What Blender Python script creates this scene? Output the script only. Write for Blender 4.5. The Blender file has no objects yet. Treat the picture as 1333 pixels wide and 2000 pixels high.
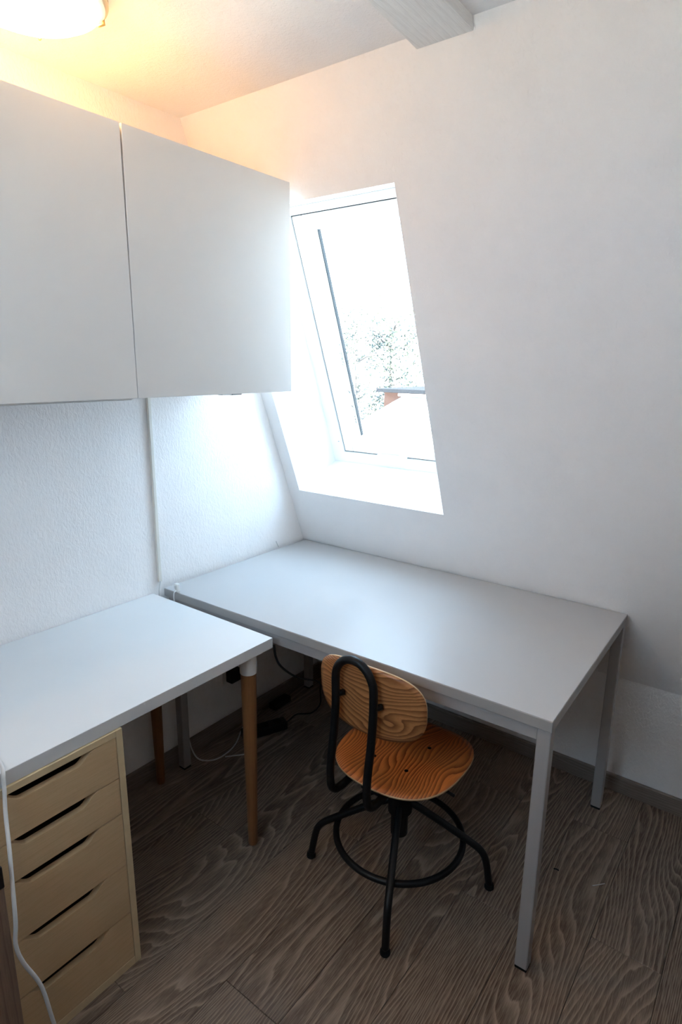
import bpy, bmesh, math, random
from mathutils import Vector, Matrix
random.seed(7)
scene = bpy.context.scene
col = scene.collection
PI = math.pi

# ------------------------------------------------------------------ camera
cam_data = bpy.data.cameras.new('camera')
cam = bpy.data.objects.new('camera', cam_data)
col.objects.link(cam)
cam_data.sensor_fit = 'AUTO'
cam_data.sensor_width = 36.0
cam_data.lens = 21.3886
cam_data.clip_start = 0.02
cam_data.clip_end = 300
R3 = ((0.798466, 0.601945, 0.010651), (-0.151432, 0.183686, 0.971251), (0.582683, -0.777124, 0.237821))
CP = (1.80393, -2.11141, 1.55905)
cam.matrix_world = Matrix(((R3[0][0], R3[1][0], R3[2][0], CP[0]),
                           (R3[0][1], R3[1][1], R3[2][1], CP[1]),
                           (R3[0][2], R3[1][2], R3[2][2], CP[2]), (0, 0, 0, 1)))
scene.camera = cam

# ------------------------------------------------------------------ sky, sun, exposure
SKY = 4.7
LAMP = 8.3
world = bpy.data.worlds.new('sky')
scene.world = world
world.use_nodes = True
bg = world.node_tree.nodes['Background']
bg.inputs['Color'].default_value = (0.545, 0.76, 1.0, 1)
bg.inputs['Strength'].default_value = SKY
sun_d = bpy.data.lights.new('sun', 'SUN')
sun_d.energy = 60.0
sun_d.angle = 0.01
sun_d.color = (1.0, 0.93, 0.82)
sun = bpy.data.objects.new('sun', sun_d)
col.objects.link(sun)
sun.rotation_euler = Vector((-0.95, 0.125, -0.30)).to_track_quat('-Z', 'Y').to_euler()
scene.view_settings.view_transform = 'Standard'
scene.view_settings.look = 'None'
scene.view_settings.gamma = 1.0
scene.view_settings.use_curve_mapping = False
scene.view_settings.exposure = 1.70
scene.cycles.use_denoising = True
scene.cycles.max_bounces = 14
scene.cycles.diffuse_bounces = 8
scene.cycles.glossy_bounces = 4
scene.cycles.transmission_bounces = 6
scene.cycles.transparent_max_bounces = 8
scene.cycles.sample_clamp_indirect = 0.0
scene.cycles.caustics_reflective = False
scene.cycles.caustics_refractive = False

# ------------------------------------------------------------------ materials
def srgb(r, g, b):
    f = lambda c: ((c / 255 + 0.055) / 1.055) ** 2.4 if c > 10 else c / 255 / 12.92
    return (f(r), f(g), f(b), 1)

def new_mat(name):
    m = bpy.data.materials.new(name)
    m.use_nodes = True
    nt = m.node_tree
    return m, nt, nt.nodes['Principled BSDF']

def N(nt, kind, **kw):
    n = nt.nodes.new(kind)
    for k, v in kw.items():
        setattr(n, k, v)
    return n

def mth(nt, op, a, b=None):
    n = N(nt, 'ShaderNodeMath', operation=op)
    for i, v in ((0, a), (1, b)):
        if v is None:
            continue
        if isinstance(v, (int, float)):
            n.inputs[i].default_value = v
        else:
            nt.links.new(v, n.inputs[i])
    return n.outputs[0]

def ramp(nt, fac, stops):
    n = N(nt, 'ShaderNodeValToRGB')
    e = n.color_ramp.elements
    e[0].position, e[0].color = stops[0]
    e[1].position, e[1].color = stops[1]
    for p, c in stops[2:]:
        x = e.new(p)
        x.color = c
    nt.links.new(fac, n.inputs['Fac'])
    return n.outputs['Color']

def mix(nt, fac, a, b, mode='MIX'):
    n = N(nt, 'ShaderNodeMix', data_type='RGBA', blend_type=mode)
    for i, v in ((0, fac), (6, a), (7, b)):
        if isinstance(v, (int, float)):
            n.inputs[i].default_value = v
        elif isinstance(v, tuple):
            n.inputs[i].default_value = v
        else:
            nt.links.new(v, n.inputs[i])
    return n.outputs[2]

def noise(nt, vec, scale, detail=2.0, rough=0.5, dist=0.0):
    n = N(nt, 'ShaderNodeTexNoise')
    n.inputs['Scale'].default_value = scale
    n.inputs['Detail'].default_value = detail
    n.inputs['Roughness'].default_value = rough
    n.inputs['Distortion'].default_value = dist
    if vec is not None:
        nt.links.new(vec, n.inputs['Vector'])
    return n.outputs['Fac']

def bump(nt, bsdf, height, strength, dist):
    b = N(nt, 'ShaderNodeBump')
    b.inputs['Strength'].default_value = strength
    b.inputs['Distance'].default_value = dist
    nt.links.new(height, b.inputs['Height'])
    nt.links.new(b.outputs['Normal'], bsdf.inputs['Normal'])

def mapping(nt, vec, scale=(1, 1, 1), rot=(0, 0, 0)):
    n = N(nt, 'ShaderNodeMapping')
    n.inputs['Scale'].default_value = scale
    n.inputs['Rotation'].default_value = rot
    nt.links.new(vec, n.inputs['Vector'])
    return n.outputs['Vector']

def plain(name, color, rough=0.5, metal=0.0, spec=0.5, tint=0.03, nscale=6.0):
    """Paint, lacquer, plastic or metal: a faint procedural mottling of one colour."""
    m, nt, b = new_mat(name)
    tc = N(nt, 'ShaderNodeTexCoord')
    f = noise(nt, tc.outputs['Object'], nscale, 3)
    d = tuple(c * (1 - tint) for c in color[:3]) + (1,)
    l = tuple(min(1, c * (1 + tint)) for c in color[:3]) + (1,)
    nt.links.new(ramp(nt, f, [(0.3, d), (0.7, l)]), b.inputs['Base Color'])
    b.inputs['Roughness'].default_value = rough
    b.inputs['Metallic'].default_value = metal
    b.inputs['Specular IOR Level'].default_value = spec
    return m

def plaster(name, color, strength=0.75, dist=0.003, scale=115):
    m, nt, b = new_mat(name)
    tc = N(nt, 'ShaderNodeTexCoord')
    v = mapping(nt, tc.outputs['Object'], (1.0, 1.0, 0.55))
    h1 = noise(nt, v, scale, 3, 0.6, 0.6)
    h2 = noise(nt, tc.outputs['Object'], 9, 3, 0.55)
    h = mth(nt, 'ADD', h1, mth(nt, 'MULTIPLY', h2, 1.2))
    c = ramp(nt, h2, [(0.3, tuple(x * 0.975 for x in color[:3]) + (1,)), (0.7, color)])
    nt.links.new(c, b.inputs['Base Color'])
    b.inputs['Roughness'].default_value = 0.85
    b.inputs['Specular IOR Level'].default_value = 0.25
    bump(nt, b, h, strength, dist)
    return m

def wood(name, base, mid, line, axis='Y', k=60.0, amp=30.0, sx=5.0, sy=0.9, sharp=(0.80, 0.96),
         rough=0.5, pore=0.35, line_mix=0.8, rnd=True, spec=0.4, relief=0.0):
    """Contour lines of a stretched noise field: straight grain that breaks into cathedrals."""
    m, nt, b = new_mat(name)
    tc = N(nt, 'ShaderNodeTexCoord')
    vec = tc.outputs['Object']
    order = {'Y': 'XYZ', 'X': 'YXZ', 'Z': 'YZX', 'XZ': 'ZXY', 'YZ': 'ZYX'}[axis]     # across, along, depth
    if axis != 'Y':
        s0 = N(nt, 'ShaderNodeSeparateXYZ')
        c0_ = N(nt, 'ShaderNodeCombineXYZ')
        nt.links.new(vec, s0.inputs[0])
        for k_, a_ in enumerate(order):
            nt.links.new(s0.outputs[a_], c0_.inputs[k_])
        vec = c0_.outputs[0]
    if rnd:
        oi = N(nt, 'ShaderNodeObjectInfo')
        cx = N(nt, 'ShaderNodeCombineXYZ')
        nt.links.new(mth(nt, 'MULTIPLY', oi.outputs['Random'], 37.0), cx.inputs['X'])
        nt.links.new(mth(nt, 'MULTIPLY', oi.outputs['Random'], 91.0), cx.inputs['Y'])
        nt.links.new(mth(nt, 'MULTIPLY', oi.outputs['Random'], 53.0), cx.inputs['Z'])
        va = N(nt, 'ShaderNodeVectorMath', operation='ADD')
        nt.links.new(vec, va.inputs[0])
        nt.links.new(cx.outputs[0], va.inputs[1])
        vec = va.outputs[0]
    sep = N(nt, 'ShaderNodeSeparateXYZ')
    nt.links.new(vec, sep.inputs[0])
    field = noise(nt, mapping(nt, vec, (sx, sy, sx)), 1.0, 2.0, 0.45)
    jit = noise(nt, mapping(nt, vec, (60, 9, 60)), 1.0, 2.0, 0.5)
    ph = mth(nt, 'ADD', mth(nt, 'MULTIPLY', sep.outputs['X'], k), mth(nt, 'MULTIPLY', field, amp))
    ph = mth(nt, 'ADD', ph, mth(nt, 'MULTIPLY', jit, 0.5))
    fr = mth(nt, 'FRACT', ph)
    w = mth(nt, 'MULTIPLY', fr, 1.0)
    pores = noise(nt, mapping(nt, vec, (420, 22, 420)), 1.0, 2.0, 0.6)
    big = noise(nt, mapping(nt, vec, (7, 0.8, 7)), 1.0, 2.0, 0.5)
    c0 = mix(nt, ramp(nt, big, [(0.35, (0, 0, 0, 1)), (0.65, (1, 1, 1, 1))]), base, mid)
    c1 = mix(nt, mth(nt, 'MULTIPLY', ramp(nt, pores, [(0.42, (0, 0, 0, 1)), (0.66, (1, 1, 1, 1))]), pore), c0, line)
    lm = ramp(nt, w, [(0.0, (0, 0, 0, 1)), (sharp[0] * 0.6, (0.06, 0.06, 0.06, 1)), (sharp[0], (0.35, 0.35, 0.35, 1)),
                      (sharp[1], (1, 1, 1, 1)), (1.0, (0, 0, 0, 1))])
    c2 = mix(nt, mth(nt, 'MULTIPLY', lm, line_mix), c1, line)
    nt.links.new(c2, b.inputs['Base Color'])
    b.inputs['Roughness'].default_value = rough
    b.inputs['Specular IOR Level'].default_value = spec
    if relief:
        bump(nt, b, lm, 0.3, relief)
    return m

M = {}
M['plaster'] = plaster('wall plaster', (0.885, 0.85, 0.835, 1))
M['ceiling'] = plaster('ceiling plaster', (0.88, 0.855, 0.845, 1), 0.6, 0.0035, 110)
M['reveal'] = plain('reveal paint', (0.90, 0.90, 0.90, 1), 0.6)
M['floor'] = wood('grey brown laminate', (0.078, 0.046, 0.030, 1), (0.130, 0.088, 0.062, 1), (0.42, 0.325, 0.25, 1),
                  k=75, amp=44, sx=3.6, sy=0.55, sharp=(0.66, 0.90), rough=0.45, pore=0.38, line_mix=0.62, relief=0.0008)
M['base'] = wood('laminate baseboard', (0.13, 0.095, 0.075, 1), (0.19, 0.145, 0.115, 1), (0.33, 0.28, 0.24, 1),
                 axis='YZ', k=110, amp=16, sx=9, sy=0.8, rough=0.5, rnd=False)
M['basex'] = wood('laminate baseboard along window wall', (0.13, 0.095, 0.075, 1), (0.19, 0.145, 0.115, 1), (0.33, 0.28, 0.24, 1),
                  axis='XZ', k=110, amp=16, sx=9, sy=0.8, rough=0.5, rnd=False)
M['joint'] = plain('dark joint', (0.02, 0.016, 0.013, 1), 0.9)
M['ply'] = wood('pine plywood', (0.43, 0.18, 0.062, 1), (0.49, 0.215, 0.08, 1), (0.13, 0.038, 0.011, 1),
                axis='XZ', k=85, amp=30, sx=5, sy=1.8, sharp=(0.45, 0.92), rough=0.38, pore=0.2, line_mix=0.9, rnd=False)
M['ply_seat'] = wood('pine plywood seat', (0.56, 0.165, 0.038, 1), (0.63, 0.20, 0.052, 1), (0.15, 0.032, 0.007, 1),
                     axis='Y', k=85, amp=34, sx=4, sy=1.9, sharp=(0.45, 0.92), rough=0.36, pore=0.2, line_mix=0.9, rnd=False)
M['ply_edge'] = plain('plywood edge', (0.55, 0.36, 0.19, 1), 0.6, tint=0.12, nscale=60)
M['bamboo'] = wood('bamboo leg', (0.23, 0.098, 0.034, 1), (0.26, 0.115, 0.042, 1), (0.16, 0.06, 0.02, 1),
                   axis='Z', k=120, amp=3, sx=3, sy=0.5, rough=0.5, pore=0.2, line_mix=0.4, rnd=False)
M['birch'] = wood('pale oak veneer', (0.58, 0.40, 0.225, 1), (0.64, 0.455, 0.265, 1), (0.47, 0.31, 0.165, 1),
                  axis='YZ', k=60, amp=4, sx=4, sy=0.7, rough=0.55, pore=0.28, line_mix=0.22, rnd=True)
M['birch_edge'] = plain('oak veneer edge', (0.66, 0.51, 0.31, 1), 0.55, tint=0.06, nscale=30)
M['shade_panel'] = wood('added shade panelling', (0.05, 0.036, 0.028, 1), (0.065, 0.048, 0.038, 1), (0.035, 0.025, 0.02, 1), axis='Z', k=50, amp=6, sx=4, sy=0.6, rough=0.6, rnd=False)  # only for the added boards that soak up bounce light
M['post'] = wood('brown wood post', (0.20, 0.125, 0.085, 1), (0.25, 0.165, 0.12, 1), (0.14, 0.085, 0.055, 1),
                 axis='Z', k=60, amp=6, sx=4, sy=0.6, rough=0.6, rnd=False)
M['white_top'] = plain('white foil worktop', (0.68, 0.68, 0.685, 1), 0.4, tint=0.012)
M['white_door'] = plain('white lacquered door', (0.75, 0.725, 0.70, 1), 0.42, tint=0.01)
M['white_box'] = plain('white melamine', (0.80, 0.79, 0.77, 1), 0.5, tint=0.01)
M['grey_top'] = plain('light grey desk laminate', (0.45, 0.445, 0.45, 1), 0.38, spec=0.4, tint=0.012)
M['grey_edge'] = plain('grey desk edge', (0.36, 0.345, 0.335, 1), 0.45)
M['grey_steel'] = plain('grey powder coated steel', (0.35, 0.33, 0.325, 1), 0.42, tint=0.02)
M['white_collar'] = plain('white collar', (0.72, 0.70, 0.68, 1), 0.4)
M['black_steel'] = plain('black powder coated steel', (0.004, 0.0042, 0.0048, 1), 0.45, spec=0.3, tint=0.1)
M['black_plastic'] = plain('black plastic', (0.006, 0.006, 0.007, 1), 0.5, spec=0.3)
M['rubber'] = plain('black rubber foot', (0.006, 0.006, 0.006, 1), 0.8, spec=0.2)
M['white_plastic'] = plain('white plastic', (0.80, 0.79, 0.76, 1), 0.4)
M['white_cable'] = plain('white cable', (0.60, 0.59, 0.58, 1), 0.45)
M['duct'] = plain('cream cable duct', (0.74, 0.70, 0.63, 1), 0.45)
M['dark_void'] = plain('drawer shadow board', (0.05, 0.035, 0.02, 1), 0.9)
M['frame'] = plain('white window varnish', (0.93, 0.93, 0.93, 1), 0.4, tint=0.01)
M['gasket'] = plain('dark window gasket', (0.03, 0.033, 0.036, 1), 0.7)
M['beam'] = wood('whitewashed beam', (0.80, 0.79, 0.77, 1), (0.86, 0.85, 0.83, 1), (0.66, 0.64, 0.62, 1),
                 k=55, amp=5, sx=4, sy=0.8, rough=0.75, line_mix=0.45, rnd=False)
M['brass'] = plain('brass clip', (0.55, 0.40, 0.18, 1), 0.35, 0.8)
M['lamp_base'] = plain('lamp base', (0.72, 0.58, 0.38, 1), 0.5)
M['brick'] = plain('pale red render', (0.10, 0.055, 0.042, 1), 0.95, spec=0.0, tint=0.1, nscale=3)
M['roof_pale'] = plain('pale metal roof', (0.75, 0.75, 0.74, 1), 0.6)
M['fascia'] = plain('dark fascia', (0.02, 0.021, 0.024, 1), 0.9, spec=0.05)
M['bark'] = plain('bark', (0.06, 0.052, 0.048, 1), 0.9, tint=0.3)
M['leaf'] = plain('leaves', (0.018, 0.026, 0.019, 1), 0.6, tint=0.5, nscale=3)
M['lawn'] = plain('pale gravel garden', (0.50, 0.49, 0.46, 1), 0.9, tint=0.3, nscale=0.6)

def glass_mat():
    m, nt, b = new_mat('window glass')
    out = nt.nodes['Material Output']
    nt.nodes.remove(b)
    tr = N(nt, 'ShaderNodeBsdfTransparent')
    tr.inputs['Color'].default_value = (0.95, 0.975, 0.97, 1)
    gl = N(nt, 'ShaderNodeBsdfGlossy')
    gl.inputs['Roughness'].default_value = 0.02
    fr = N(nt, 'ShaderNodeFresnel')
    gm = N(nt, 'ShaderNodeNewGeometry')          # both faces of the pane reflect like the outside of glass
    ior = mth(nt, 'ADD', mth(nt, 'MULTIPLY', gm.outputs['Backfacing'], 1 / 1.45 - 1.45), 1.45)
    nt.links.new(ior, fr.inputs['IOR'])
    mx = N(nt, 'ShaderNodeMixShader')
    nt.links.new(fr.outputs[0], mx.inputs[0])
    nt.links.new(tr.outputs[0], mx.inputs[1])
    nt.links.new(gl.outputs[0], mx.inputs[2])
    nt.links.new(mx.outputs[0], out.inputs['Surface'])
    return m
M['glass'] = glass_mat()

def lamp_mat():
    m, nt, b = new_mat('opal lamp glass')
    tc = N(nt, 'ShaderNodeTexCoord')
    f = noise(nt, tc.outputs['Object'], 3.0, 1)
    c = ramp(nt, f, [(0.0, (1.0, 0.55, 0.215, 1)), (1.0, (1.0, 0.57, 0.23, 1))])
    b.inputs['Base Color'].default_value = (0.85, 0.8, 0.7, 1)
    nt.links.new(c, b.inputs['Emission Color'])
    b.inputs['Emission Strength'].default_value = LAMP
    b.inputs['Roughness'].default_value = 0.3
    return m
M['opal'] = lamp_mat()

# ------------------------------------------------------------------ helpers
def mesh_obj(name, verts, faces, mat, parent=None, smooth=False, bevel=0.0, seg=2, loc=None):
    me = bpy.data.meshes.new(name)
    me.from_pydata([tuple(v) for v in verts], [], faces)
    bm = bmesh.new()
    bm.from_mesh(me)
    bmesh.ops.recalc_face_normals(bm, faces=bm.faces)
    bm.to_mesh(me)
    bm.free()
    if smooth:
        for p in me.polygons:
            p.use_smooth = True
    if mat:
        me.materials.append(M[mat])
    o = bpy.data.objects.new(name, me)
    col.objects.link(o)
    if parent is not None:
        o.parent = parent
    if loc:
        o.location = loc
    if bevel:
        md = o.modifiers.new('bevel', 'BEVEL')
        md.width = bevel
        md.segments = seg
        md.limit_method = 'ANGLE'
        md.angle_limit = math.radians(40)
    return o

BF = [(0, 1, 3, 2), (4, 6, 7, 5), (0, 4, 5, 1), (2, 3, 7, 6), (0, 2, 6, 4), (1, 5, 7, 3)]
def box_v(lo, hi):
    return [(x, y, z) for x in (lo[0], hi[0]) for y in (lo[1], hi[1]) for z in (lo[2], hi[2])]
def box(name, lo, hi, mat, parent=None, bevel=0.0, seg=2):
    return mesh_obj(name, box_v(lo, hi), BF, mat, parent, bevel=bevel, seg=seg)
def boxes(name, lst, mat, parent=None, bevel=0.0, xf=None):
    v, f = [], []
    for lo, hi in lst:
        n = len(v)
        v += box_v(lo, hi)
        f += [tuple(i + n for i in q) for q in BF]
    if xf:
        v = [xf(*p) for p in v]
    return mesh_obj(name, v, f, mat, parent, bevel=bevel)

def catmull(pts, n=8, closed=False):
    pts = [Vector(p) for p in pts]
    out = []
    L = len(pts)
    for i in range(L if closed else L - 1):
        p1, p2 = pts[i], pts[(i + 1) % L]
        p0 = pts[i - 1] if (i > 0 or closed) else p1 * 2 - p2
        p3 = pts[(i + 2) % L] if (i + 2 < L or closed) else p2 * 2 - p1
        for j in range(n):
            t = j / n
            out.append(0.5 * ((2 * p1) + (p2 - p0) * t + (2 * p0 - 5 * p1 + 4 * p2 - p3) * t * t + (3 * p1 - p0 - 3 * p2 + p3) * t ** 3))
    if not closed:
        out.append(pts[-1])
    return out

def tube_geo(path, rad, sides=12, closed=False):
    path = [Vector(p) for p in path]
    n = len(path)
    v, f = [], []
    up = None
    for i, p in enumerate(path):
        a = path[i - 1] if (i > 0 or closed) else p
        b = path[(i + 1) % n] if (i < n - 1 or closed) else p
        t = (b - a).normalized()
        if up is None:
            up = t.orthogonal().normalized()
        up = (up - t * up.dot(t)).normalized()
        s = t.cross(up)
        r = rad(i / (n - 1)) if callable(rad) else rad
        for k in range(sides):
            ang = 2 * PI * k / sides
            v.append(p + (up * math.cos(ang) + s * math.sin(ang)) * r)
    for i in range(n if closed else n - 1):
        j = (i + 1) % n
        for k in range(sides):
            m = (k + 1) % sides
            f.append((i * sides + k, i * sides + m, j * sides + m, j * sides + k))
    if not closed:
        f.append(tuple(range(sides - 1, -1, -1)))
        f.append(tuple((n - 1) * sides + k for k in range(sides)))
    return v, f
def tube(name, path, rad, mat, parent=None, sides=12, closed=False):
    v, f = tube_geo(path, rad, sides, closed)
    return mesh_obj(name, v, f, mat, parent, smooth=True)

def lathe(name, prof, mat, parent=None, center=(0, 0, 0), sides=40, smooth=True):
    v, f = [], []
    for (r, z) in prof:
        for k in range(sides):
            a = 2 * PI * k / sides
            v.append((center[0] + r * math.cos(a), center[1] + r * math.sin(a), center[2] + z))
    for i in range(len(prof) - 1):
        for k in range(sides):
            m = (k + 1) % sides
            f.append((i * sides + k, i * sides + m, (i + 1) * sides + m, (i + 1) * sides + k))
    f.append(tuple(range(sides - 1, -1, -1)))
    f.append(tuple((len(prof) - 1) * sides + k for k in range(sides)))
    o = mesh_obj(name, v, f, mat, parent, smooth=smooth)
    if smooth:
        md = o.modifiers.new('edge', 'EDGE_SPLIT')
        md.split_angle = math.radians(35)
    return o

def thing(name, loc, label, cat, group=None):
    o = bpy.data.objects.new(name, None)
    o.empty_display_size = 0.05
    col.objects.link(o)
    o.location = loc
    o['label'] = label
    o['category'] = cat
    if group:
        o['group'] = group
    return o
def tag(o, label, cat, group=None):
    o['label'] = label
    o['category'] = cat
    if group:
        o['group'] = group
    return o
def struct(o, label=None, cat=None):
    o['kind'] = 'structure'
    if label:
        o['label'] = label
    if cat:
        o['category'] = cat
    return o
def settle(root):
    """Parts were built in world coordinates: make them local to the thing's base."""
    inv = Matrix.Translation(root.location).inverted()
    def go(o, first):
        for c in o.children:
            if first and c.type == 'MESH' and c.get('world', 1):
                if not c.get('shared'):
                    c.matrix_parent_inverse = inv
            go(c, False)
    go(root, True)

# ------------------------------------------------------------------ room shell
SL = 0.39                     # the window wall leans in: y = 0.292 - SL * z
KY = 0.115                    # knee wall
CZ = 2.344                    # ceiling
XR, YB = 2.25, -2.55          # right and back walls
def T(x, t, d):               # point on the leaning wall: across, up the slope, outwards
    return (x, -0.3633 * t + 0.9317 * d, 0.749 + 0.9317 * t + 0.3633 * d)

# floor: dark base with planks laid on it
PW = 0.18
floor = struct(box('floor', (-0.1, YB - 0.1, -0.12), (XR + 0.1, KY + 0.3, -0.009), 'joint'), 'grey-brown laminate floor of wide planks', 'floor')
plank_cache = {}
def plank(x0, x1, y0, y1):
    w, l = round(x1 - x0 - 0.0012, 4), round(y1 - y0 - 0.0012, 4)
    key = (w, l)
    if key not in plank_cache:
        c = 0.0009
        v = []
        for z, i in ((-0.009, 0), (-c, 0), (0.0, c)):
            v += [(-w / 2 + i, -l / 2 + i, z), (w / 2 - i, -l / 2 + i, z), (w / 2 - i, l / 2 - i, z), (-w / 2 + i, l / 2 - i, z)]
        f = [(8, 9, 10, 11)]
        for r in (0, 4):
            for k in range(4):
                f.append((r + k, r + (k + 1) % 4, r + 4 + (k + 1) % 4, r + 4 + k))
        me = bpy.data.meshes.new('plank')
        me.from_pydata(v, [], f)
        me.materials.append(M['floor'])
        plank_cache[key] = me
    o = bpy.data.objects.new('plank', plank_cache[key])
    col.objects.link(o)
    o.parent = floor
    o.location = ((x0 + x1) / 2, (y0 + y1) / 2, 0)
PL = 1.285
known = {(2): -0.93, (5): -1.287, (7): -0.658}
for i in range(0, 16):
    x0 = max(0.0, 0.11 + PW * (i - 1))
    x1 = min(XR, 0.11 + PW * i)
    if x1 - x0 < 0.01:
        continue
    e = known.get(i, -random.uniform(0.1, 1.2))
    while e < KY - 0.001:
        e += PL
    top = KY
    while top > YB + 0.02:
        e -= PL
        bot = max(e, YB)
        if top - bot > 0.01:
            plank(x0, x1, bot, top)
        top = bot

# left wall: its end follows the leaning wall
def prism(name, poly, x0, x1, mat):
    n = len(poly)
    v = [(x0, y, z) for y, z in poly] + [(x1, y, z) for y, z in poly]
    f = [tuple(range(n)), tuple(range(2 * n - 1, n - 1, -1))] + [(i, (i + 1) % n, n + (i + 1) % n, n + i) for i in range(n)]
    return mesh_obj(name, v, f, mat)
side = [(YB - 0.15, -0.1), (0.50, -0.1), (0.50, 0.346), (-0.34, 2.5), (YB - 0.15, 2.5)]
wl = struct(prism('wall_left', side, -0.15, 0.0, 'plaster'), 'white textured plaster wall behind the wall cabinets', 'wall')
wr = struct(prism('wall_right', side, XR, XR + 0.15, 'plaster'), 'white plaster wall on the right', 'wall')
VX0, VX1, VZ0, VZ1 = 0.66, 1.50, 1.52, 2.05          # opening of the high window added behind the viewer for fill light
wb = struct(boxes('wall_back', [((0.0, YB - 0.15, -0.1), (VX0, YB, 2.5)), ((VX1, YB - 0.15, -0.1), (XR, YB, 2.5)),
                                ((VX0, YB - 0.15, -0.1), (VX1, YB, VZ0)), ((VX0, YB - 0.15, VZ1), (VX1, YB, 2.5))], 'plaster'), 'white plaster wall behind the viewer', 'wall')
fill_win = bpy.data.objects.new('fill_window', None)
col.objects.link(fill_win)
fill_win.location = ((VX0 + VX1) / 2, YB - 0.1, VZ0)
struct(fill_win, 'added casement window behind the viewer giving fill light', 'window')

cl = struct(box('ceiling', (0.0, YB, CZ), (XR, -0.40, 2.5), 'ceiling'), 'white plaster ceiling', 'ceiling')

# leaning wall with the roof window opening
HX0, HX1, HT0, HT1 = 0.064, 0.779, 0.278, 1.404       # opening in the wall plane
BT1, HD = 1.370, 0.28                                  # the head lining is flatter
T0, T1, DO = (0.455 - 0.749) / 0.9317, 1.76, 0.32
def build_lean():
    v, f = [], []
    def add(*ps):
        n = len(v)
        v.extend(ps)
        return list(range(n, n + len(ps)))
    def quad(*ps):
        f.append(tuple(add(*ps)))
    def ring(d, ht1, rev):
        o = [T(0, T0, d), T(XR, T0, d), T(XR, T1, d), T(0, T1, d)]
        h = [T(HX0, HT0, d), T(HX1, HT0, d), T(HX1, ht1, d), T(HX0, ht1, d)]
        for i in range(4):
            j = (i + 1) % 4
            quad(o[i], o[j], h[j], h[i])
        return o, h
    oi, hi = ring(0.0, HT1, False)
    oo, ho = ring(DO, BT1, True)
    # knee wall
    k0, k1 = (0, KY, -0.1), (XR, KY, -0.1)
    b0, b1 = (0, 0.50, -0.1), (XR, 0.50, -0.1)
    quad(k0, k1, oi[1], oi[0])
    quad(b0, b1, oo[1], oo[0])
    quad(k0, k1, b1, b0)
    quad(oi[3], oi[2], oo[2], oo[3])
    f.append(tuple(add(k0, oi[0], oi[3], oo[3], oo[0], b0)))
    f.append(tuple(add(k1, oi[1], oi[2], oo[2], oo[1], b1)))
    me = mesh_obj('wall_front', v, f, 'plaster')
    bm = bmesh.new()
    bm.from_mesh(me.data)
    bmesh.ops.remove_doubles(bm, verts=bm.verts, dist=1e-5)
    bmesh.ops.recalc_face_normals(bm, faces=bm.faces)
    bm.to_mesh(me.data)
    bm.free()
    return me
wf = struct(build_lean(), 'white plaster wall that leans inwards around the roof window', 'wall')
def lining():
    h = lambda d, t1: [T(HX0, HT0, d), T(HX1, HT0, d), T(HX1, t1, d), T(HX0, t1, d)]
    a, b, c = h(0.0, HT1), h(HD, BT1), h(DO, BT1)
    v = a + b + c
    f = []
    for r in (0, 4):
        for i in range(4):
            j = (i + 1) % 4
            f.append((r + i, r + j, r + 4 + j, r + 4 + i))
    me = bpy.data.meshes.new('window_reveal')
    me.from_pydata(v, [], f)
    me.materials.append(M['reveal'])
    o = bpy.data.objects.new('window_reveal', me)
    col.objects.link(o)
    o.parent = wf
    return o
lining()

# baseboards
bl = struct(box('baseboard_left', (0.001, YB, 0.0005), (0.016, KY - 0.018, 0.066), 'base', bevel=0.003), 'grey-brown wooden baseboard along the left wall', 'baseboard')
bf = struct(box('baseboard_front', (0.001, KY - 0.016, 0.0005), (XR, KY - 0.001, 0.066), 'basex', bevel=0.003), 'grey-brown wooden baseboard below the window wall', 'baseboard')

pn = struct(box('added_panel_back', (0.01, YB + 0.0005, 0.0005), (XR - 0.03, YB + 0.02, 1.0), 'shade_panel', bevel=0.002), 'added dark panelling low behind the viewer, cutting bounce light', 'panelling')  # unseen panelling added to absorb bounce and darken the low shadows
pr_ = struct(box('added_panel_right_low', (XR - 0.02, YB + 0.02, 0.0005), (XR - 0.0005, KY - 0.03, 0.44), 'shade_panel', bevel=0.002), 'added dark panelling low on the right wall to deepen shadows', 'panelling')
pr2 = struct(box('added_panel_right_high', (XR - 0.02, YB + 0.02, 0.445), (XR - 0.0005, -0.2, 1.0), 'shade_panel', bevel=0.002), 'added dark panelling on the right wall above the lower boards to deepen shadows', 'panelling')

# beam end under the ceiling
def beam():
    bz = 2.318
    pts = [(0.897, -0.60), (0.922, -0.92), (0.96, YB), (1.09, YB), (1.055, -0.761), (1.052, -0.60)]
    n = len(pts)
    v = [(x, y, bz) for x, y in pts] + [(x, y, CZ + 0.03) for x, y in pts]
    f = [tuple(range(n)), tuple(range(2 * n - 1, n - 1, -1))] + [(i, (i + 1) % n, n + (i + 1) % n, n + i) for i in range(n)]
    return mesh_obj('trim_1', v, f, 'beam', bevel=0.003)
struct(beam(), 'whitewashed wooden beam running along the ceiling', 'beam')

# ------------------------------------------------------------------ roof window
win = bpy.data.objects.new('window_1', None)
col.objects.link(win)
win.location = T(0.42, HT0, HD)
struct(win, 'white framed roof window set deep in the leaning wall', 'window')
def ringT(name, x0, x1, t0, t1, wl_, wr_, wb_, wt_, d0, d1, mat, bevel=0.0):
    lst = [((x0, t0, d0), (x0 + wl_, t1, d1)), ((x1 - wr_, t0, d0), (x1, t1, d1)),
           ((x0 + wl_, t0, d0), (x1 - wr_, t0 + wb_, d1)), ((x0 + wl_, t1 - wt_, d0), (x1 - wr_, t1, d1))]
    return boxes(name, lst, mat, win, xf=T, bevel=bevel)
FX0, FX1, FT0, FT1 = HX0 + 0.001, HX1 - 0.001, HT0 + 0.001, BT1 - 0.001
ringT('window_frame', FX0, FX1, FT0, FT1, 0.066, 0.066, 0.053, 0.029, HD, 0.345, 'frame')
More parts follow.
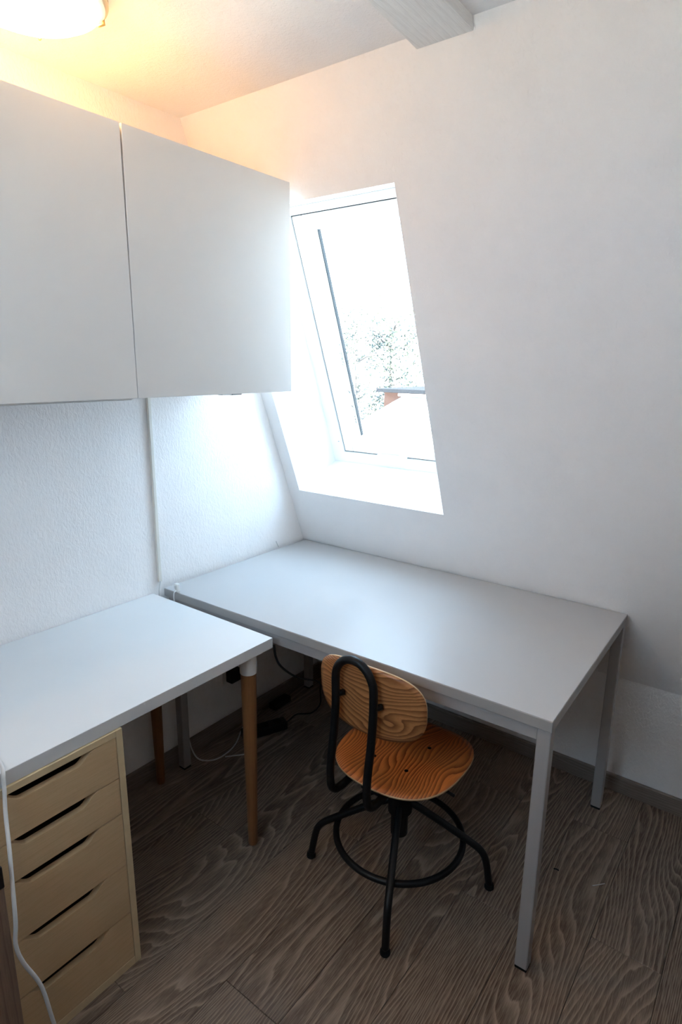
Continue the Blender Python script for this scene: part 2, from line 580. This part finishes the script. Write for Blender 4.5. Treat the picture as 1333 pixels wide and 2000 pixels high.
GX0, GX1, GT0, GT1 = FX0 + 0.066, FX1 - 0.066, FT0 + 0.053, FT1 - 0.029
ringT('window_seal', GX0 - 0.0, GX1 + 0.0, GT0, GT1, 0.012, 0.012, 0.012, 0.012, 0.288, 0.340, 'gasket')
ringT('window_sash', GX0 + 0.0042, GX1 - 0.0042, GT0 + 0.0042, GT1 - 0.0042, 0.046, 0.046, 0.032, 0.034, HD + 0.003, 0.338, 'frame', bevel=0.004)
boxes('window_pane', [((GX0 + 0.045, GT0 + 0.03, 0.318), (GX1 - 0.045, GT1 - 0.03, 0.324))], 'glass', win, xf=T)
for sx in (0, 1):
    x0 = 0.2195 if sx == 0 else 0.843 - 0.2195 - 0.0155
    rail = boxes('guide_rail', [((x0 + 0.0022, 0.413, 0.300), (x0 + 0.0125, 1.297, 0.3165))], 'frame', win, xf=T)
    boxes('rail_groove', [((x0, 0.413, 0.301), (x0 + 0.0022, 1.297, 0.3165))], 'gasket', rail, xf=T)
    boxes('rail_groove', [((x0 + 0.0125, 0.413, 0.301), (x0 + 0.0155, 1.297, 0.3165))], 'gasket', rail, xf=T)
boxes('ventilation_latch', [((0.322, GT0 - 0.012, 0.262), (0.470, GT0 + 0.012, 0.282)), ((0.44, GT0 + 0.008, 0.255), (0.475, GT0 + 0.022, 0.283))], 'frame', win, xf=T, bevel=0.003)
boxes('blind_cassette', [((GX0 + 0.05, GT1 - 0.062, 0.290), (GX1 - 0.05, GT1 - 0.036, 0.316))], 'frame', win, xf=T, bevel=0.004)
scr = T(0.112, 0.383, HD - 0.001)
lathe('screw', [(0.0035, 0.0), (0.0035, 0.002), (0.002, 0.003)], 'grey_edge', win, center=scr, sides=10)
settle(win)
# fill window added in the unseen back wall: two casements
fy0, fy1 = YB - 0.13, YB - 0.07
boxes('window_frame', [((VX0, fy0, VZ0), (VX0 + 0.05, fy1, VZ1)), ((VX1 - 0.05, fy0, VZ0), (VX1, fy1, VZ1)),
                       ((VX0 + 0.05, fy0, VZ0), (VX1 - 0.05, fy1, VZ0 + 0.05)), ((VX0 + 0.05, fy0, VZ1 - 0.05), (VX1 - 0.05, fy1, VZ1)),
                       (((VX0 + VX1) / 2 - 0.03, fy0, VZ0 + 0.05), ((VX0 + VX1) / 2 + 0.03, fy1, VZ1 - 0.05))], 'frame', fill_win)
for a_, b_ in ((VX0 + 0.05, (VX0 + VX1) / 2 - 0.03), ((VX0 + VX1) / 2 + 0.03, VX1 - 0.05)):
    box('window_pane', (a_, YB - 0.103, VZ0 + 0.05), (b_, YB - 0.097, VZ1 - 0.05), 'glass', fill_win)
settle(fill_win)
# daylight sampling portal in the opening of the roof window
pd = bpy.data.lights.new('window_portal', 'AREA')
pd.shape = 'RECTANGLE'
pd.size, pd.size_y = HX1 - HX0, BT1 - HT0
pd.cycles.is_portal = True
po = bpy.data.objects.new('window_portal', pd)
col.objects.link(po)
po.location = T((HX0 + HX1) / 2, (HT0 + BT1) / 2, 0.36)
po.rotation_euler = Vector((0, -0.9317, -0.3633)).to_track_quat('-Z', 'Y').to_euler()

pd2 = bpy.data.lights.new('window_portal', 'AREA')  # sampling portal for the added fill window
pd2.shape = 'RECTANGLE'
pd2.size, pd2.size_y = VX1 - VX0, VZ1 - VZ0
pd2.cycles.is_portal = True
po2 = bpy.data.objects.new('window_portal', pd2)
col.objects.link(po2)
po2.location = ((VX0 + VX1) / 2, YB - 0.16, (VZ0 + VZ1) / 2)
po2.rotation_euler = (PI / 2, 0, 0)

# ------------------------------------------------------------------ wall cabinets
def cabinet(y1, label, gap_top):
    w, x1, z0, h = 0.600, 0.3975, 1.4645, 0.6393
    y0 = y1 - w
    t = thing('wall_cabinet', (0.2, (y0 + y1) / 2, z0), label, 'cabinet', 'white wall cabinets above the desks')
    th = 0.016
    boxes('carcass', [((0.001, y0 + 0.0005, z0 + 0.002), (x1, y0 + th, z0 + h)), ((0.001, y1 - th, z0 + 0.002), (x1, y1 - 0.0005, z0 + h)),
                      ((0.001, y0 + th, z0 + 0.002), (x1, y1 - th, z0 + th)), ((0.001, y0 + th, z0 + h - th), (x1, y1 - th, z0 + h)),
                      ((0.001, y0 + th, z0 + th), (0.006, y1 - th, z0 + h - th))], 'white_box', t)
    d = 0.0008
    v = [(x1 + 0.001, y0 + d, z0), (x1 + 0.001, y1 - d, z0), (x1 + 0.001, y1 - d, z0 + h), (x1 + 0.001, y0 + d + gap_top, z0 + h)]
    v += [(0.4173, a[1], a[2]) for a in v]
    f = [(0, 1, 2, 3), (7, 6, 5, 4), (0, 4, 5, 1), (1, 5, 6, 2), (2, 6, 7, 3), (3, 7, 4, 0)]
    dr = mesh_obj('door', v, f, 'white_door', t, bevel=0.0009, seg=2)
    return t, y0, z0
ca, ya, za = cabinet(-0.5465, 'white wall cabinet nearest the roof window, above the corner of the desks', 0.004)
box('bumper', (0.375, -0.795, za - 0.005), (0.395, -0.755, za + 0.0015), 'grey_steel', ca, bevel=0.001)
box('bumper_base', (0.375, -0.835, za - 0.004), (0.395, -0.797, za + 0.0015), 'white_plastic', ca, bevel=0.001)
settle(ca)
cb, yb, zb = cabinet(-0.5465 - 0.600, 'white wall cabinet farther from the window, cut off by the photo edge', 0.0)
box('bottom_rail', (0.37, yb + 0.01, zb - 0.006), (0.392, yb + 0.599, zb + 0.0015), 'white_box', cb, bevel=0.001)
settle(cb)

# ------------------------------------------------------------------ ceiling lamp
LC = (0.345, -1.306, 0)
lamp = thing('ceiling_lamp', (LC[0], LC[1], CZ), 'round flush ceiling lamp with glowing opal glass and small clips', 'lamp')
lathe('lamp_base', [(0.160, CZ - 0.001), (0.166, CZ - 0.006), (0.166, CZ - 0.026), (0.158, CZ - 0.030)], 'lamp_base', lamp, center=LC, sides=64)
lathe('rim_ring', [(0.158, CZ - 0.0305), (0.158, CZ - 0.036), (0.152, CZ - 0.038)], 'white_plastic', lamp, center=LC, sides=64)
lathe('glass_shade', [(0.148, CZ - 0.0385), (0.146, CZ - 0.043), (0.125, CZ - 0.055), (0.09, CZ - 0.065), (0.05, CZ - 0.071), (0.01, CZ - 0.073)], 'opal', lamp, center=LC, sides=64)
for a in (70, 143, 250, 323):
    ca_, sa_ = math.cos(math.radians(a)), math.sin(math.radians(a))
    cx, cy = LC[0] + 0.157 * ca_, LC[1] + 0.157 * sa_
    tube('clip', [(cx, cy, CZ - 0.032), (cx + 0.002 * ca_, cy + 0.002 * sa_, CZ - 0.043), (cx - 0.012 * ca_, cy - 0.012 * sa_, CZ - 0.050)], 0.003, 'brass', lamp, sides=8)
settle(lamp)

# ------------------------------------------------------------------ grey desk under the window
DT = 0.749
DL, DW, DA = 1.4322, 0.8159, 0.0133
desk = thing('desk', (0.003, -0.002, 0), 'large light grey desk with square steel legs standing under the roof window', 'desk')
TT = 0.030
def dbox(name, lo, hi, mat, parent=None, bevel=0.0):
    xf = lambda x, y, z: (x - DA * y, y + DA * x * min(1.0, -y / DW), z)
    return boxes(name, [(lo, hi)], mat, parent, bevel=bevel, xf=xf)
dt = dbox('tabletop', (0.010, -DW, DT - TT), (DL, -0.002, DT - 0.0008), 'grey_edge', desk, bevel=0.002)
dbox('laminate_surface', (0.0115, -DW + 0.0015, DT - 0.0012), (DL - 0.0015, -0.0035, DT), 'grey_top', dt)
LG = 0.034
for x0, y0 in ((0.030, -DW + 0.004), (DL - LG - 0.002, -DW + 0.004), (0.030, -0.006 - LG), (DL - LG - 0.002, -0.006 - LG)):
    lg = dbox('leg', (x0, y0, 0.008), (x0 + LG, y0 + LG, DT - TT), 'grey_steel', desk, bevel=0.003)
    dbox('foot_cap', (x0 + 0.001, y0 + 0.001, 0.0005), (x0 + LG - 0.001, y0 + LG - 0.001, 0.008), 'rubber', lg, bevel=0.001)
az0, az1 = DT - TT - 0.034, DT - TT
dbox('apron', (0.030 + LG, -DW + 0.006, az0), (DL - LG - 0.002, -DW + 0.028, az1), 'grey_steel', desk, bevel=0.001)
dbox('apron', (0.030 + LG, -0.034, az0), (DL - LG - 0.002, -0.010, az1), 'grey_steel', desk, bevel=0.001)
dbox('apron', (0.034, -DW + 0.004 + LG, az0), (0.056, -0.006 - LG, az1), 'grey_steel', desk, bevel=0.001)
dbox('apron', (DL - 0.030, -DW + 0.004 + LG, az0 + 0.014), (DL - 0.008, -0.006 - LG, az1), 'grey_steel', desk, bevel=0.001)

# ------------------------------------------------------------------ white desk along the left wall
WZ, WY, WX = 0.7337, -0.8511, 0.6004
wd = thing('white_desk', (0.3, -1.5, 0), 'white rectangular desk on tapered bamboo legs along the left wall', 'desk')
box('tabletop', (0.003, -2.30, WZ - 0.034), (WX, WY, WZ), 'white_top', wd, bevel=0.0012)
def taper_leg(cx, cy):
    lg = lathe('leg', [(0.0140, 0.0005), (0.0155, 0.004), (0.0185, 0.20), (0.0228, 0.48), (0.0245, 0.630)], 'bamboo', wd, center=(cx, cy, 0), sides=28)
    lathe('collar', [(0.0262, 0.627), (0.0266, 0.634), (0.0266, WZ - 0.035), (0.0262, WZ - 0.0345)], 'white_collar', lg, center=(cx, cy, 0), sides=28)
taper_leg(0.553, -0.912)
taper_leg(0.062, -0.912)
taper_leg(0.553, -2.24)
taper_leg(0.062, -2.24)
settle(wd)

# ------------------------------------------------------------------ drawer unit
AX, AY1, AH = 0.6053, -1.3846, 0.6985
AY0, AXB = AY1 - 0.36, 0.025
un = thing('drawer_unit', (0.31, (AY0 + AY1) / 2, 0), 'pale wood-veneer drawer unit with five drawers under the white desk', 'drawers')
P = 0.017
for y0 in (AY0, AY1 - P):
    sp = box('side_panel', (AXB, y0, 0.001), (AX, y0 + P, AH), 'birch_edge', un, bevel=0.0012)
box('top_panel', (AXB, AY0 + P, AH - P), (AX - 0.0005, AY1 - P, AH), 'birch_edge', un, bevel=0.001)
box('bottom_panel', (AXB, AY0 + P, 0.001), (AX - 0.0005, AY1 - P, 0.024), 'birch_edge', un, bevel=0.001)
box('back_panel', (AXB, AY0 + P, 0.024), (AXB + 0.006, AY1 - P, AH - P), 'birch_edge', un)
zs = [0.6825, 0.570, 0.469, 0.317, 0.170, 0.0245]
yc, hw = (AY0 + AY1) / 2, (AY1 - AY0) / 2 - P - 0.0020
def drawer(z1, z0):
    zt, zb = z1 - 0.0022, z0 + 0.0008
    nd, a, b = 0.024, 0.062, 0.104         # notch depth, flat half width, outer half width
    prof = []
    n = 48
    ys = [-hw] + [-b + 2 * b * i / n for i in range(n + 1)] + [hw]
    for y in ys:
        s = abs(y)
        if s >= b:
            k = 0.0
        elif s <= a:
            k = 1.0
        else:
            u = (b - s) / (b - a)
            k = u * u * (3 - 2 * u)
        prof.append((y, zt - nd * k))
    xf_, xb_ = AX - 0.0008, AX - 0.018
    m = len(prof)
    v = []
    for x in (xf_, xb_):
        for y, z in prof:
            v.append((x, yc + y, z))
        for y, z in prof:
            v.append((x, yc + y, zb))
    f = []
    for i in range(m - 1):
        f.append((i, i + 1, m + i + 1, m + i))
        o = 2 * m
        f.append((o + i, o + m + i, o + m + i + 1, o + i + 1))
        f.append((i, o + i, o + i + 1, i + 1))
        f.append((m + i, m + i + 1, o + m + i + 1, o + m + i))
    f.append((0, m, 3 * m, 2 * m))
    f.append((m - 1, 2 * m + m - 1, 3 * m + m - 1, 2 * m - 1))
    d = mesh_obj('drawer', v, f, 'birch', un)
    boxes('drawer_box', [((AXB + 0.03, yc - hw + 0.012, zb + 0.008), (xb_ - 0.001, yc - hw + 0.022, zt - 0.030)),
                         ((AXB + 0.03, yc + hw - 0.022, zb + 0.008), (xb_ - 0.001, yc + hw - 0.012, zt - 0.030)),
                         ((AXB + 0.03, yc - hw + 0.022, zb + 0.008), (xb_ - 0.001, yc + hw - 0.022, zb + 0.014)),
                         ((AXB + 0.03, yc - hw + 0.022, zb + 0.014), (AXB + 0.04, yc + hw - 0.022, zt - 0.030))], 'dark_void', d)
for i in range(5):
    drawer(zs[i], zs[i + 1])
settle(un)

# ------------------------------------------------------------------ swivel chair
CX, CY = 0.999, -0.72
ch = thing('swivel_chair', (CX, CY, 0), 'swivel chair with pine plywood seat and backrest on a black steel frame', 'chair')
FOOT = [math.atan2(-0.839 - CY, 0.744 - CX) + i * PI / 2 for i in range(4)]
leg_prof = [(0.012, 0.272), (0.060, 0.249), (0.13, 0.209), (0.19, 0.173), (0.222, 0.153), (0.245, 0.136), (0.260, 0.115), (0.268, 0.088), (0.274, 0.055), (0.281, 0.012)]
for a in FOOT:
    c_, s_ = math.cos(a), math.sin(a)
    lg = tube('leg', catmull([(CX + s * c_, CY + s * s_, z) for s, z in leg_prof], 4), 0.0110, 'black_steel', ch, sides=14)
    lathe('foot', [(0.012, 0.0005), (0.0145, 0.004), (0.0145, 0.012), (0.0115, 0.020)], 'rubber', lg, center=(CX + 0.2815 * c_, CY + 0.2815 * s_, 0), sides=18)
tube('foot_ring', [(CX + 0.195 * math.cos(2 * PI * k / 72), CY + 0.195 * math.sin(2 * PI * k / 72), 0.150) for k in range(72)], 0.0098, 'black_steel', ch, sides=12, closed=True)
lathe('column', [(0.022, 0.148), (0.0265, 0.152), (0.0265, 0.225), (0.037, 0.232), (0.037, 0.292), (0.030, 0.298), (0.030, 0.34), (0.018, 0.344), (0.018, 0.405)], 'black_steel', ch, center=(CX, CY, 0), sides=28)
boxes('seat_plate', [((CX - 0.075, CY - 0.12, 0.404), (CX + 0.075, CY + 0.10, 0.414)), ((CX - 0.03, CY - 0.17, 0.398), (CX + 0.03, CY + 0.03, 0.406))], 'black_steel', ch, bevel=0.002)
tube('lever', [(CX + 0.03, CY - 0.02, 0.398), (1.12, -0.742, 0.396), (1.190, -0.752, 0.393)], 0.0045, 'black_steel', ch, sides=8)

def sheet(name, outline, surf, th, mat, parent, rings=10):
    """A plywood shell: outline(angle) -> (a, b); surf(a, b) -> (point, normal)."""
    n = 72
    v, f = [], []
    lay = []
    for side in (1, -1):
        idx = []
        for r in range(rings + 1):
            row = []
            for k in range(n):
                a, b = outline(2 * PI * k / n)
                s = r / rings
                e = 1.0
                if r == rings:
                    e = 0.45
                p, nn = surf(a * s, b * s)
                q = Vector(p) + Vector(nn) * (side * th / 2 * e)
                if r == 0 and k > 0:
                    row.append(row[0])
                    continue
                v.append(q)
                row.append(len(v) - 1)
            idx.append(row)
        lay.append(idx)
        for r in range(rings):
            for k in range(n):
                m = (k + 1) % n
                if r == 0:
                    q = (idx[0][0], idx[1][k], idx[1][m])
                else:
                    q = (idx[r][k], idx[r + 1][k], idx[r + 1][m], idx[r][m])
                f.append(q if side == 1 else tuple(reversed(q)))
    for k in range(n):
        m = (k + 1) % n
        f.append((lay[0][rings][k], lay[1][rings][k], lay[1][rings][m], lay[0][rings][m]))
    o = mesh_obj(name, v, f, mat, parent, smooth=True)
    o.data.materials.append(M['ply_edge'])
    for p in o.data.polygons[-n:]:
        p.material_index = 1
    # outermost ring on both faces is the chamfered ply edge
    for p in o.data.polygons:
        pass
    return o
def superell(ha, hb, e):
    def fn(t):
        c, s = math.cos(t), math.sin(t)
        return (ha * math.copysign(abs(c) ** (2 / e), c), hb * math.copysign(abs(s) ** (2 / e), s))
    return fn
SX, SY, SZ = 1.008, -0.712, 0.436
def seat_out(t):
    a, b = superell(0.187, 0.203, 2.7)(t)
    if b > 0:
        a *= 1 - 0.10 * (b / 0.203) ** 2       # a little narrower at the front
    return a, b
def seat_surf(a, b):
    z = SZ - 0.012 + 0.016 * (a / 0.187) ** 2 + 0.010 * max(0, -b / 0.203) ** 3 - 0.012 * max(0, b / 0.203) ** 3
    return (SX + a, SY + b, z), Vector((-0.032 * a / 0.035, 0.0, 1)).normalized()
st = sheet('seat', seat_out, seat_surf, 0.013, 'ply_seat', ch)
BX, BY, BZ = 1.002, -0.928, 0.706
def back_surf(a, b):
    u = a / 0.168
    return (BX + a, BY + 0.030 * u * u - 0.05 * b, BZ + b), Vector((0.30 * u, -1, -0.05)).normalized()
bk = sheet('backrest', superell(0.168, 0.101, 2.9), back_surf, 0.012, 'ply', ch)
# bent tube that carries the backrest
hx = 0.0600
prof = [(-0.70, 0.412), (-0.86, 0.410), (-0.93, 0.409), (-0.962, 0.422), (-0.975, 0.455), (-0.974, 0.52), (-0.962, 0.60), (-0.955, 0.68), (-0.956, 0.755)]
TXc = 0.986
left = [(TXc - hx, y, z) for y, z in prof]
right = [(TXc + hx, y, z) for y, z in prof]
arc = [(TXc + hx * math.cos(a), -0.957 - 0.004 * math.sin(a), 0.755 + 0.071 * math.sin(a)) for a in [PI * (1 - i / 8) for i in range(1, 8)]]
tube('back_frame', catmull(left + arc + right[::-1], 5), 0.0112, 'black_steel', ch, sides=14)
for s in (-1, 1):
    tube('bolt', [(TXc + s * hx, -0.957, 0.708), (TXc + s * hx + 0.012, -0.934, 0.708)], 0.0085, 'black_steel', ch, sides=12)
for dx, dy in ((-0.055, -0.075), (0.055, -0.075), (-0.055, 0.06), (0.055, 0.06)):
    p, _ = seat_surf(dx - 0.009 + 0.0, dy)
    lathe('screw', [(0.006, 0.0), (0.006, 0.0075), (0.003, 0.009)], 'black_steel', st, center=(p[0], p[1], p[2]), sides=12)
settle(ch)

# ------------------------------------------------------------------ cables and fittings on the left wall
duct = tag(box('cable_duct', (0.0008, -0.827, 0.772), (0.012, -0.814, 1.462), 'duct', bevel=0.002), 'narrow cream cable duct running down the left wall', 'cable duct')
pc = thing('cord_connector', (0.09, -0.83, 0.75), 'white cord connector standing at the corner of the grey desk', 'connector')
v, f = tube_geo(catmull([(0.012, -0.822, 0.775), (0.014, -0.830, 0.752), (0.016, -0.834, 0.736), (0.018, -0.836, 0.705)], 6), 0.0022, 8)
tag(mesh_obj('thin_cord', v, f, 'white_cable', smooth=True), 'thin white cord hanging from the foot of the cable duct', 'cord')
box('connector_body', (0.086, -0.820, 0.7505), (0.104, -0.806, 0.782), 'white_plastic', pc, bevel=0.003)
box('connector_pin', (0.090, -0.823, 0.764), (0.100, -0.820, 0.776), 'white_cable', pc, bevel=0.001)
tube('cord', catmull([(0.098, -0.818, 0.756), (0.104, -0.832, 0.758), (0.106, -0.838, 0.745), (0.106, -0.838, 0.705), (0.10, -0.838, 0.6)], 6), 0.0024, 'white_cable', pc, sides=8)
settle(pc)
v, f = tube_geo(catmull([(0.006, -0.180, 0.752), (0.005, -0.188, 0.768), (0.007, -0.196, 0.782)], 5), 0.0014, 6)
tag(mesh_obj('wire_stub', v, f, 'white_cable', smooth=True), 'short wire end sticking up between grey desk and left wall', 'wire')

# under the desks
wp = thing('wall_plug', (0.01, -0.496, 0.262), 'black plug adapter in the wall socket below the white desk', 'plug')
box('socket_plate', (0.0005, -0.535, 0.222), (0.008, -0.455, 0.302), 'white_plastic', wp, bevel=0.002)
box('plug_body', (0.008, -0.523, 0.232), (0.046, -0.468, 0.290), 'black_plastic', wp, bevel=0.005)
settle(wp)
ps = thing('power_strip', (0.12, -0.42, 0), 'black power strip lying on the floor near the left baseboard', 'power strip')
def xfs(a, b, z):
    c_, s_ = math.cos(1.15), math.sin(1.15)
    return (0.150 + a * c_ - b * s_, -0.440 + a * s_ + b * c_, z)
boxes('strip_body', [((-0.10, -0.026, 0.001), (0.10, 0.026, 0.040))], 'black_plastic', ps, xf=xfs, bevel=0.006)
for k in (-0.06, 0.0, 0.06):
    v, f = tube_geo([xfs(k, 0, 0.0385), xfs(k, 0, 0.0405)], 0.019, 20)
    mesh_obj('socket', v, f, 'rubber', ps)
boxes('switch', [((-0.094, -0.008, 0.039), (-0.082, 0.008, 0.043))], 'white_plastic', ps, xf=xfs)
settle(ps)
ad = tag(boxes('power_adapter', [((0.030, -0.29, 0.001), (0.075, -0.18, 0.032))], 'black_plastic', bevel=0.006), 'black power adapter on the floor at the far end of the cords', 'adapter')
v, f = tube_geo(catmull([(0.59, -0.835, 0.70), (0.594, -0.830, 0.655), (0.585, -0.79, 0.60), (0.45, -0.56, 0.42), (0.24, -0.18, 0.16), (0.185, -0.10, 0.06), (0.20, -0.12, 0.006), (0.215, -0.20, 0.005), (0.17, -0.25, 0.005), (0.175, -0.30, 0.006), (0.190, -0.343, 0.02)], 8), 0.0036, 8)
tag(mesh_obj('black_cord', v, f, 'black_plastic', smooth=True), 'black power cord dropping from the white desk corner to the floor', 'cord')
v, f = tube_geo(catmull([(0.020, -0.745, 0.10), (0.030, -0.735, 0.03), (0.070, -0.735, 0.004), (0.115, -0.71, 0.004), (0.13, -0.66, 0.004), (0.115, -0.58, 0.004), (0.06, -0.49, 0.004), (0.035, -0.44, 0.005)], 8), 0.0028, 8)
tag(mesh_obj('looped_cable', v, f, 'white_cable', smooth=True), 'thin white cord looping on the floor beside the grey desk leg', 'cord')
v, f = tube_geo(catmull([(0.142, -0.66, 0.004), (0.168, -0.63, 0.004), (0.192, -0.60, 0.004), (0.205, -0.57, 0.004), (0.196, -0.545, 0.006)], 8), 0.0024, 8)
tag(mesh_obj('flat_cable', v, f, 'white_cable', smooth=True), 'pale cord lying flat on the floor towards the power strip', 'cord')

# ------------------------------------------------------------------ foreground left edge
fp = thing('wooden_post', (0.70, -1.76, 0), 'brown wooden post with dark top at the lower left photo edge', 'post')
box('post', (0.682, -1.800, 0.012), (0.720, -1.727, 0.578), 'post', fp, bevel=0.002)
box('cap', (0.680, -1.802, 0.578), (0.7215, -1.726, 0.625), 'black_plastic', fp, bevel=0.002)
box('base', (0.668, -1.83, 0.0005), (0.735, -1.71, 0.012), 'post', fp, bevel=0.002)
settle(fp)
hang = [(0.30, -1.86, 0.7392), (0.42, -1.74, 0.7392), (0.529, -1.658, 0.7392), (0.566, -1.648, 0.7395), (0.592, -1.653, 0.7405), (0.606, -1.658, 0.7385), (0.613, -1.662, 0.726),
        (0.619, -1.665, 0.709), (0.640, -1.677, 0.668), (0.675, -1.692, 0.622), (0.708, -1.708, 0.560), (0.730, -1.720, 0.496), (0.735, -1.727, 0.451),
        (0.738, -1.719, 0.402), (0.742, -1.694, 0.321), (0.747, -1.681, 0.211), (0.755, -1.66, 0.07), (0.78, -1.62, 0.0065), (0.84, -1.57, 0.005)]
v, f = tube_geo(catmull(hang, 8), 0.0040, 10)
tag(mesh_obj('hanging_cable', v, f, 'white_cable', smooth=True), 'white cable hanging over the white desk edge in front of the drawers', 'cable')

# litter on the floor
v, f = tube_geo(catmull([(1.505, -0.398, 0.0022), (1.518, -0.386, 0.0035), (1.533, -0.367, 0.0022)], 4), 0.0014, 6)
tag(mesh_obj('paper_scrap', v, f, 'white_cable', smooth=True), 'tiny white scrap on the floor right of the desk leg', 'scrap')
v, f = tube_geo(catmull([(1.388, -0.407, 0.003), (1.395, -0.405, 0.004), (1.404, -0.404, 0.003)], 4), 0.0019, 6)
tag(mesh_obj('dark_chip', v, f, 'fascia', smooth=True), 'tiny dark chip on the floor beside the desk leg', 'chip')

# ------------------------------------------------------------------ outside
gr = struct(box('ground', (-60, -60, -6.2), (60, 60, -6.0), 'lawn'), 'garden lawn far below the window', 'ground')
nh = thing('neighbour_house', (-6.5, 12.6, -6), 'neighbouring house with pale red wall and pale roof seen through the window', 'house')
box('wall', (-7.55, 12.3, -6.0), (-3.0, 15.0, 0.80), 'brick', nh)
box('eave', (-7.63, 12.0, 0.80), (-2.9, 15.2, 0.90), 'fascia', nh, bevel=0.01)
v = [(-6.95, 12.28, 0.70), (-2.9, 12.28, 0.70), (-2.9, 7.0, -2.2), (-9.6, 7.0, -2.2)]
v += [(a, b, c - 0.15) for a, b, c in v]
mesh_obj('porch_roof', v, [(0, 1, 2, 3), (7, 6, 5, 4), (0, 4, 5, 1), (1, 5, 6, 2), (2, 6, 7, 3), (3, 7, 4, 0)], 'roof_pale', nh)
box('porch_wall', (-7.3, 7.4, -6.0), (-3.0, 12.28, -2.4), 'roof_pale', nh)
box('skylight', (-6.9, 11.98, 0.72), (-5.9, 12.0, 0.79), 'roof_pale', nh)
settle(nh)
def tree(x, y, z0, h, rx, seed, label, n):
    rg = random.Random(seed)
    t = thing('garden_tree', (x, y, z0), label, 'tree', 'trees in the garden outside')
    v, f = tube_geo(catmull([(x, y, z0), (x + 0.15, y, z0 + h * 0.4), (x - 0.1, y + 0.1, z0 + h * 0.75), (x, y, z0 + h * 0.97)], 6), lambda s: 0.22 * (1 - s) + 0.02, 10)
    tr = mesh_obj('trunk', v, f, 'bark', t, smooth=True)
    for k in range(14):
        a, zz = rg.uniform(0, 2 * PI), rg.uniform(0.45, 0.9)
        l = rx * rg.uniform(0.5, 0.9)
        p0 = Vector((x, y, z0 + h * zz))
        p1 = p0 + Vector((l * math.cos(a), l * math.sin(a), l * rg.uniform(0.2, 0.6)))
        v, f = tube_geo([p0, (p0 + p1) / 2 + Vector((0, 0, 0.1)), p1], lambda s: 0.05 * (1 - s) + 0.01, 6)
        mesh_obj('branch', v, f, 'bark', t, smooth=True)
    v, f = [], []
    cl = [(rg.gauss(0, 0.45), rg.gauss(0, 0.45), rg.uniform(-0.55, 1)) for _ in range(60)]
    for k in range(n):
        c = rg.choice(cl)
        p = Vector((x + rx * (c[0] + rg.gauss(0, 0.10)), y + rx * (c[1] + rg.gauss(0, 0.10)), z0 + h * (0.62 + 0.36 * c[2] + rg.gauss(0, 0.04))))
        d = Vector((rg.gauss(0, 1), rg.gauss(0, 1), rg.gauss(0, 1))).normalized()
        e = d.orthogonal().normalized()
        s = rg.uniform(0.05, 0.10)
        b = len(v)
        v += [p - d * s, p + e * s * 0.45, p + d * s, p - e * s * 0.45]
        f.append((b, b + 1, b + 2, b + 3))
    me = bpy.data.meshes.new('foliage')
    me.from_pydata(v, [], f)
    me.materials.append(M['leaf'])
    o = bpy.data.objects.new('foliage', me)
    o['kind'] = 'stuff'
    col.objects.link(o)
    o.parent = t
    settle(t)
tree(-10.6, 17.5, -6.0, 9.6, 1.5, 3, 'leafy garden tree rising behind the neighbouring house roof', 3600)
tree(-17.2, 24.5, -6.0, 10.2, 1.9, 5, 'farther garden tree seen beside the window guide rail', 3600)

bpy.context.view_layer.update()
